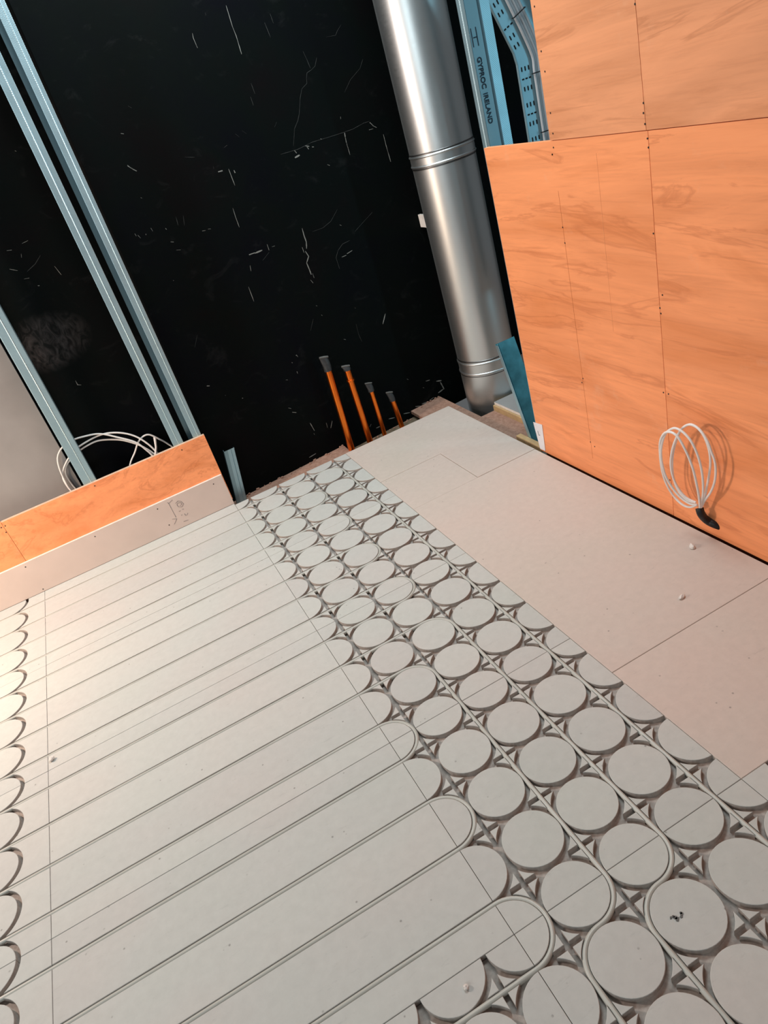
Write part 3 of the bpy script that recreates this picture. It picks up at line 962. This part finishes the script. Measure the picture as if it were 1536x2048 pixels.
section('joint_band', 0.128, 0.2, beads((0.136, 0.190), 0.128, 0.200))
section('joint_band', 1.12, 1.17, beads((1.1275, 1.1665), 1.1215, 1.1735))
for z in (1.118, 1.1765, 0.1245, 0.204):
    section('joint_gap', z, z, [(FR - 0.0012, z - 0.0035), (FR + 0.0006, z - 0.0018), (FR + 0.0006, z + 0.0018), (FR - 0.0012, z + 0.0035)]).data.materials[0] = M['flue_joint']
br = MB().box(1.421 - FX, 1.434 - FX, 0.345 - FY, 0.424 - FY, 0.832 + 0.13, 0.892 + 0.13)
br.box(1.410 - FX, 1.421 - FX, 0.335 - FY, 0.345 - FY, 0.835 + 0.13, 0.870 + 0.13)
br.tube([(1.41 - FX, 0.335 - FY, 0.985), (1.43 - FX, 0.262 - FY, 0.985)], 0.004, 8)
br.build('wall_bracket', 'plaster_edge', flue)

# ------------------------------------------------------------------ copper pipes
def copper(bot, top, r, cap_h, label, collar=None, cap_r=1.25):
    t = tag(empty('copper_pipe', bot), label, 'pipe', 'capped copper pipes by the black wall')
    b, p = Vector((0, 0, 0)), Vector(top) - Vector(bot)
    ax = p.normalized()
    pe = p - ax * (min(0.02, cap_h * 0.4) - 0.003)
    MB().tube([b, b + (pe - b) * 0.5, pe], r, 24).build('pipe', 'copper', t, True)
    if collar:
        c = p - ax * collar
        MB().tube([c - ax * 0.006, c - ax * 0.004, c + ax * 0.004, c + ax * 0.006], [r * 1.02, r * 1.28, r * 1.28, r * 1.02], 24).build('collar', 'copper', t, True)
    # tape wound over the end and pinched flat at the top
    m = MB()
    n = 24
    rows = 7
    st = p - ax * min(0.02, cap_h * 0.4)
    for i in range(rows):
        k = i / (rows - 1)
        wx = r * (1.14 + 0.16 * k) * cap_r / 1.25
        wy = r * (1.14 - 0.55 * k ** 1.3)
        c = st + ax * (k * cap_h) + Vector((-0.004 * k * k, 0, 0))
        for s_ in range(n):
            a = 2 * math.pi * s_ / n
            m.v.append((c.x + wx * math.cos(a) * (1 + 0.05 * math.sin(3 * a + i)), c.y + wy * math.sin(a), c.z + 0.006 * k * math.cos(a - 2.6)))
    for i in range(rows - 1):
        for s_ in range(n):
            s2 = (s_ + 1) % n
            m.f.append((i * n + s_, i * n + s2, (i + 1) * n + s2, (i + 1) * n + s_))
    m.f.append(tuple((rows - 1) * n + s_ for s_ in range(n)))
    m.f.append(tuple(range(n))[::-1])
    cap = m.build('tape_cap', 'tape', t, True)
    # folded flap of tape along the pinched edge
    c = st + ax * cap_h + Vector((-0.004, 0, 0))
    w2 = r * 1.30 * cap_r / 1.25
    MB().tube([(c.x - w2, c.y - r * 0.25, c.z + 0.006), (c.x, c.y - r * 0.3, c.z + 0.002), (c.x + w2, c.y - r * 0.25, c.z - 0.004)],
              [r * 0.30, r * 0.36, r * 0.30], 10).build('tape_fold', 'tape_fold', cap, True)
    return t


PY = 0.28
copper((0.6640, PY - 0.02, -0.13), (0.6880, PY, 0.405), 0.0168, 0.070, 'tallest copper pipe with a black taped end, leftmost of the four')
copper((0.7740, PY - 0.02, -0.13), (0.7815, PY, 0.358), 0.0160, 0.022, 'second tallest copper pipe with a raised collar below its flat taped end', collar=0.062)
copper((0.8650, PY - 0.01, -0.13), (0.8690, PY, 0.214), 0.0118, 0.046, 'slim copper pipe with a black taped end, third from the left', cap_r=1.5)
copper((0.9780, PY, -0.13), (0.9645, PY, 0.121), 0.0135, 0.050, 'shortest copper pipe with a black taped end, nearest the flue')

# ------------------------------------------------------------------ cables
cc = tag(empty('cable_coil', tuple(TUBE[-1])), 'coil of white cable hanging from a black conduit on the plywood wall', 'cable')
O = Vector(TUBE[-1])
for l in COIL:
    MB().tube([Vector(p) - O for p in smooth_path(l, 5)], 0.0036, 8).build('cable', 'cable', cc, True)
MB().tube([Vector(p) - O for p in smooth_path(TUBE, 5)], 0.0125, 14).build('conduit', 'conduit', cc, True)
lc = tag(empty('cable_coil', (-0.4, 0.25, 0.2)), 'coil of white cable tucked behind the low plywood wall', 'cable')
O = Vector((-0.4, 0.25, 0.2))
for l in LCOIL:
    ext = [list(l[0]), *l, list(l[-1])]
    ext[0] = [l[0][0] + 0.02, l[0][1], l[0][2] - 0.09]
    ext[-1] = [l[-1][0] + 0.012, l[-1][1], l[-1][2] - 0.08]
    MB().tube([Vector(p) - O for p in smooth_path(ext, 5)], 0.0038, 8).build('cable', 'cable', lc, True)
a, b = Vector(LTIE[0]), Vector(LTIE[1])
MB().tube([a - O, (a + b) / 2 - O + Vector((0.004, -0.004, 0)), b - O], [0.006, 0.0045, 0.006], 8).build('cable_tie', 'cable', lc, True)

# ------------------------------------------------------------------ cable tray and its bundle, seen above the plywood edge
TY = -0.30
tl = [(1.6385, 0.5), (1.6390, 1.395), (1.6320, 1.435), (1.30, 2.262)]   # left edge, x and z
tray = tag(empty('cable_tray', (1.6385, TY, 0.5)), 'perforated steel cable tray bending away behind the plywood wall', 'tray')
TW = 0.15


def tray_strip(name, d0, d1, y0, y1, m, thick=0.002, front=True):
    # a band between offsets d0 and d1 measured across the tray
    def off(d):
        out = []
        for i in range(len(tl)):
            a, b = Vector(tl[max(i - 1, 0)]), Vector(tl[min(i + 1, len(tl) - 1)])
            e = (b - a).normalized()
            k = 1.0
            if 0 < i < len(tl) - 1:
                e2 = (Vector(tl[i]) - a).normalized()
                k = 1 / max(0.7, e.dot(e2))
            out.append((tl[i][0] + e.y * d * k, tl[i][1] - e.x * d * k))
        return out
    A, B = off(d0), off(d1)
    n = len(A)
    v = [(x - 1.6385, y0 - TY, z - 0.5) for x, z in A] + [(x - 1.6385, y0 - TY, z - 0.5) for x, z in B] + \
        [(x - 1.6385, y1 - TY, z - 0.5) for x, z in A] + [(x - 1.6385, y1 - TY, z - 0.5) for x, z in B]
    f = []
    for i in range(n - 1):
        f += [(i, i + 1, n + i + 1, n + i), (2 * n + i, 2 * n + i + 1, 3 * n + i + 1, 3 * n + i),
              (i, i + 1, 2 * n + i + 1, 2 * n + i), (n + i, n + i + 1, 3 * n + i + 1, 3 * n + i)]
    f += [(0, n, 3 * n, 2 * n), (n - 1, 2 * n - 1, 4 * n - 1, 3 * n - 1)]
    return MB().add(v, f).build(name, m, tray)


tray_strip('tray_base', 0.0, TW, TY, TY + 0.002, 'tray')
tray_strip('side_rail', TW - 0.002, TW, TY - 0.045, TY, 'galv_dark')
tray_strip('side_rail', -0.001, 0.001, TY, TY + 0.012, 'galv_dark')


def at_tray(s, d):
    # s: height along the vertical leg (negative) or up the slope (positive) from the bend
    if s <= 0:
        return Vector((1.6388 + d, TY, 1.41 + s)), Vector((0, 0, 1)), Vector((1, 0, 0))
    e = (Vector(tl[3]) - Vector(tl[2])).normalized()
    return Vector((1.6350 + e.x * s + e.y * d, TY, 1.42 + e.y * s - e.x * d)), Vector((e.x, 0, e.y)), Vector((e.y, 0, -e.x))


def slot(s, d, across=False):
    c, e, n = at_tray(s, d)
    L_, w = (0.0055, 0.0028)
    if across:
        e, n = n, -e
        L_ = 0.0036
    pts = [c + e * (L_ * a) + n * (w * b) for a, b in ((-1.2, -1), (1.2, -1), (1.6, 0), (1.2, 1), (-1.2, 1), (-1.6, 0))]
    v = [(p.x - 1.6385, -0.0008, p.z - 0.5) for p in pts] + [(p.x - 1.6385, 0.001, p.z - 0.5) for p in pts]
    MB().add(v, [(0, 1, 2, 3, 4, 5), (11, 10, 9, 8, 7, 6)] + [(i, (i + 1) % 6, 6 + (i + 1) % 6, 6 + i) for i in range(6)]).build('slot', 'slot', tray)


for k in range(4):
    base = -0.035 - k * 0.125
    for d in (0.014, 0.030, 0.046):
        slot(base, d)
        slot(base - 0.038 - 0.030, d)
        slot(base - 0.034, d, True)
for k in range(4):
    base = 0.03 + k * 0.125
    for d in (0.016, 0.034):
        slot(base, d); slot(base + 0.036, d)
    for d in (0.012, 0.028, 0.046):
        slot(base + 0.072, d, True)

bun = tag(empty('cable_bundle', (1.70, TY - 0.012, 0.5)), 'bundle of grey cables strapped to the perforated tray', 'cable')
for k in range(5):
    d = 0.062 + 0.0105 * k
    pts = []
    for s in (-0.9, -0.6, -0.3, -0.12, -0.05, 0.0, 0.06, 0.12, 0.3, 0.6, 0.85):
        c, e, n = at_tray(s, d)
        pts.append((c.x - 1.70, -0.0 + 0.003 * (k % 2), c.z - 0.5))
    MB().tube(smooth_path(pts, 4), 0.0056, 8).build('cable', 'grey_cable', bun, True)
for s in (-0.40, -0.27, -0.06, 0.115, 0.30):
    a, _, _ = at_tray(s, 0.052); b, _, _ = at_tray(s, 0.112)
    yy = -0.0085
    MB().tube([(a.x - 1.70, 0.004, a.z - 0.5), (a.x - 1.70, yy, a.z - 0.5), (b.x - 1.70, yy, b.z - 0.5), (b.x - 1.70, 0.004, b.z - 0.5)], 0.0022, 6).build('cable_tie', 'slot', bun)

# ------------------------------------------------------------------ leftovers in the corner
# leaning steel track
tt = tag(empty('metal_track', (1.30, -0.50, ZB)), 'teal steel track leaning behind the edge of the plywood wall', 'track')
def leant(pts, z1, ky, z0=0.0):
    b = MB().sheet(pts, z0, z1, 0.0015)
    b.v = [(x + 0.004 * math.sin(z * 6), y + ky * z, z) for x, y, z in b.v]
    return b
KY = 0.14 / 0.45
leant([(-0.036, -0.000), (0.062, -0.000)], 0.452, KY).build('web', 'teal', tt)
leant([(-0.036, -0.022), (-0.036, 0.0)], 0.449, KY).build('side_lip', 'galv', tt)
leant([(-0.030, -0.0015), (-0.026, -0.005), (-0.022, -0.0015)], 0.451, KY).build('fold_ridge', 'teal', tt)

pt = MB()
y0, y1 = -0.6275, -0.690
pt.add([(1.2195, -0.6255, 0.126), (1.2195, -0.690, 0.132), (1.2195, -0.679, 0.004), (1.2195, -0.6415, 0.003),
        (1.2212, -0.6255, 0.126), (1.2212, -0.690, 0.132), (1.2212, -0.679, 0.004), (1.2212, -0.6415, 0.003)],
       [(0, 1, 2, 3), (7, 6, 5, 4)] + [(i, (i + 1) % 4, 4 + (i + 1) % 4, 4 + i) for i in range(4)])
pt = pt.build('paper_tag', 'paper')
tag(pt, 'small white paper tag stuck on the lower corner of the plywood wall', 'tag')
pm = MB()
for a, b in (((-0.650, 0.092), (-0.652, 0.072)), ((-0.652, 0.072), (-0.662, 0.076))):
    pm.tube([(1.2192, a[0], a[1]), (1.2192, b[0], b[1])], 0.0009, 5)
pm.build('pen_mark', 'ink', pt)

oc = MB().cbox(1.372, 1.56, -0.300, -0.034, -0.014, 0.0, 0.001).build('plasterboard_offcut', 'grey_board')
tag(oc, 'grey plasterboard offcut lying on a timber batten beside the flue', 'offcut')
MB().box(1.3715, 1.3722, -0.298, -0.036, -0.0135, -0.001).build('paper_edge', 'plaster_edge', oc)
tb = MB().cbox(1.362, 1.57, -0.400, -0.0335, ZB, -0.0145, 0.002).build('timber_batten', 'timber')
tag(tb, 'pale timber batten under the plasterboard offcut beside the flue', 'timber')
oc2 = MB().cbox(1.236, 1.262, -0.62, -0.43, ZB, -0.006, 0.002).build('board_offcut', 'timber')
tag(oc2, 'small board offcut lying at the foot of the leaning teal track', 'offcut')


def crumb(x, y, s, label, stretch=1.5, rot=0.0):
    rr = random.Random(int(x * 1000))
    bm = bmesh.new()
    bmesh.ops.create_icosphere(bm, subdivisions=2, radius=s)
    for v in bm.verts:
        k = rr.uniform(0.8, 1.2)
        v.co = Vector((v.co.x * stretch * k, v.co.y * k, v.co.z * 0.8 * k + s * 0.78))
    bmesh.ops.rotate(bm, verts=bm.verts, matrix=Matrix.Rotation(rot, 3, 'Z'))
    me = bpy.data.meshes.new('plaster_crumb'); bm.to_mesh(me); bm.free()
    o = link('plaster_crumb', me, 'crumb', None, (x, y, 0.0))
    tag(o, label, 'crumb')


crumb(1.129, -1.580, 0.0085, 'larger white plaster crumb on the plain board below the cable coil', 1.4, 1.2)
crumb(0.938, -1.732, 0.0065, 'smaller white plaster crumb close to the seam of the plain boards', 1.7, 0.2)
crumb(-0.914, -1.010, 0.0075, 'grey plaster chip on the left seam of the strip boards', 1.2, 0.5)  # added lump stands in for a hole in the seam
crumb(-0.132, -2.282, 0.0050, 'white putty drop on a half disc at the bottom of the photo', 1.1, 0.9)

fl = MB()
rf = random.Random(11)
for k in range(7):
    x, y, s = rf.uniform(-0.014, 0.014), rf.uniform(-0.006, 0.006), rf.uniform(0.0015, 0.0045)
    fl.prism([(x + s * math.cos(a) * rf.uniform(.6, 1.3), y + s * math.sin(a) * rf.uniform(.6, 1.2)) for a in [i * math.pi / 3.5 for i in range(7)]], -0.0003, 0.0009, 0.0002)
fl = fl.build('mud_fleck', 'tape_fold', None, False, (0.276, -2.395, 0.0))
tag(fl, 'dark smear of dried mud on a disc near the bottom right', 'mud')
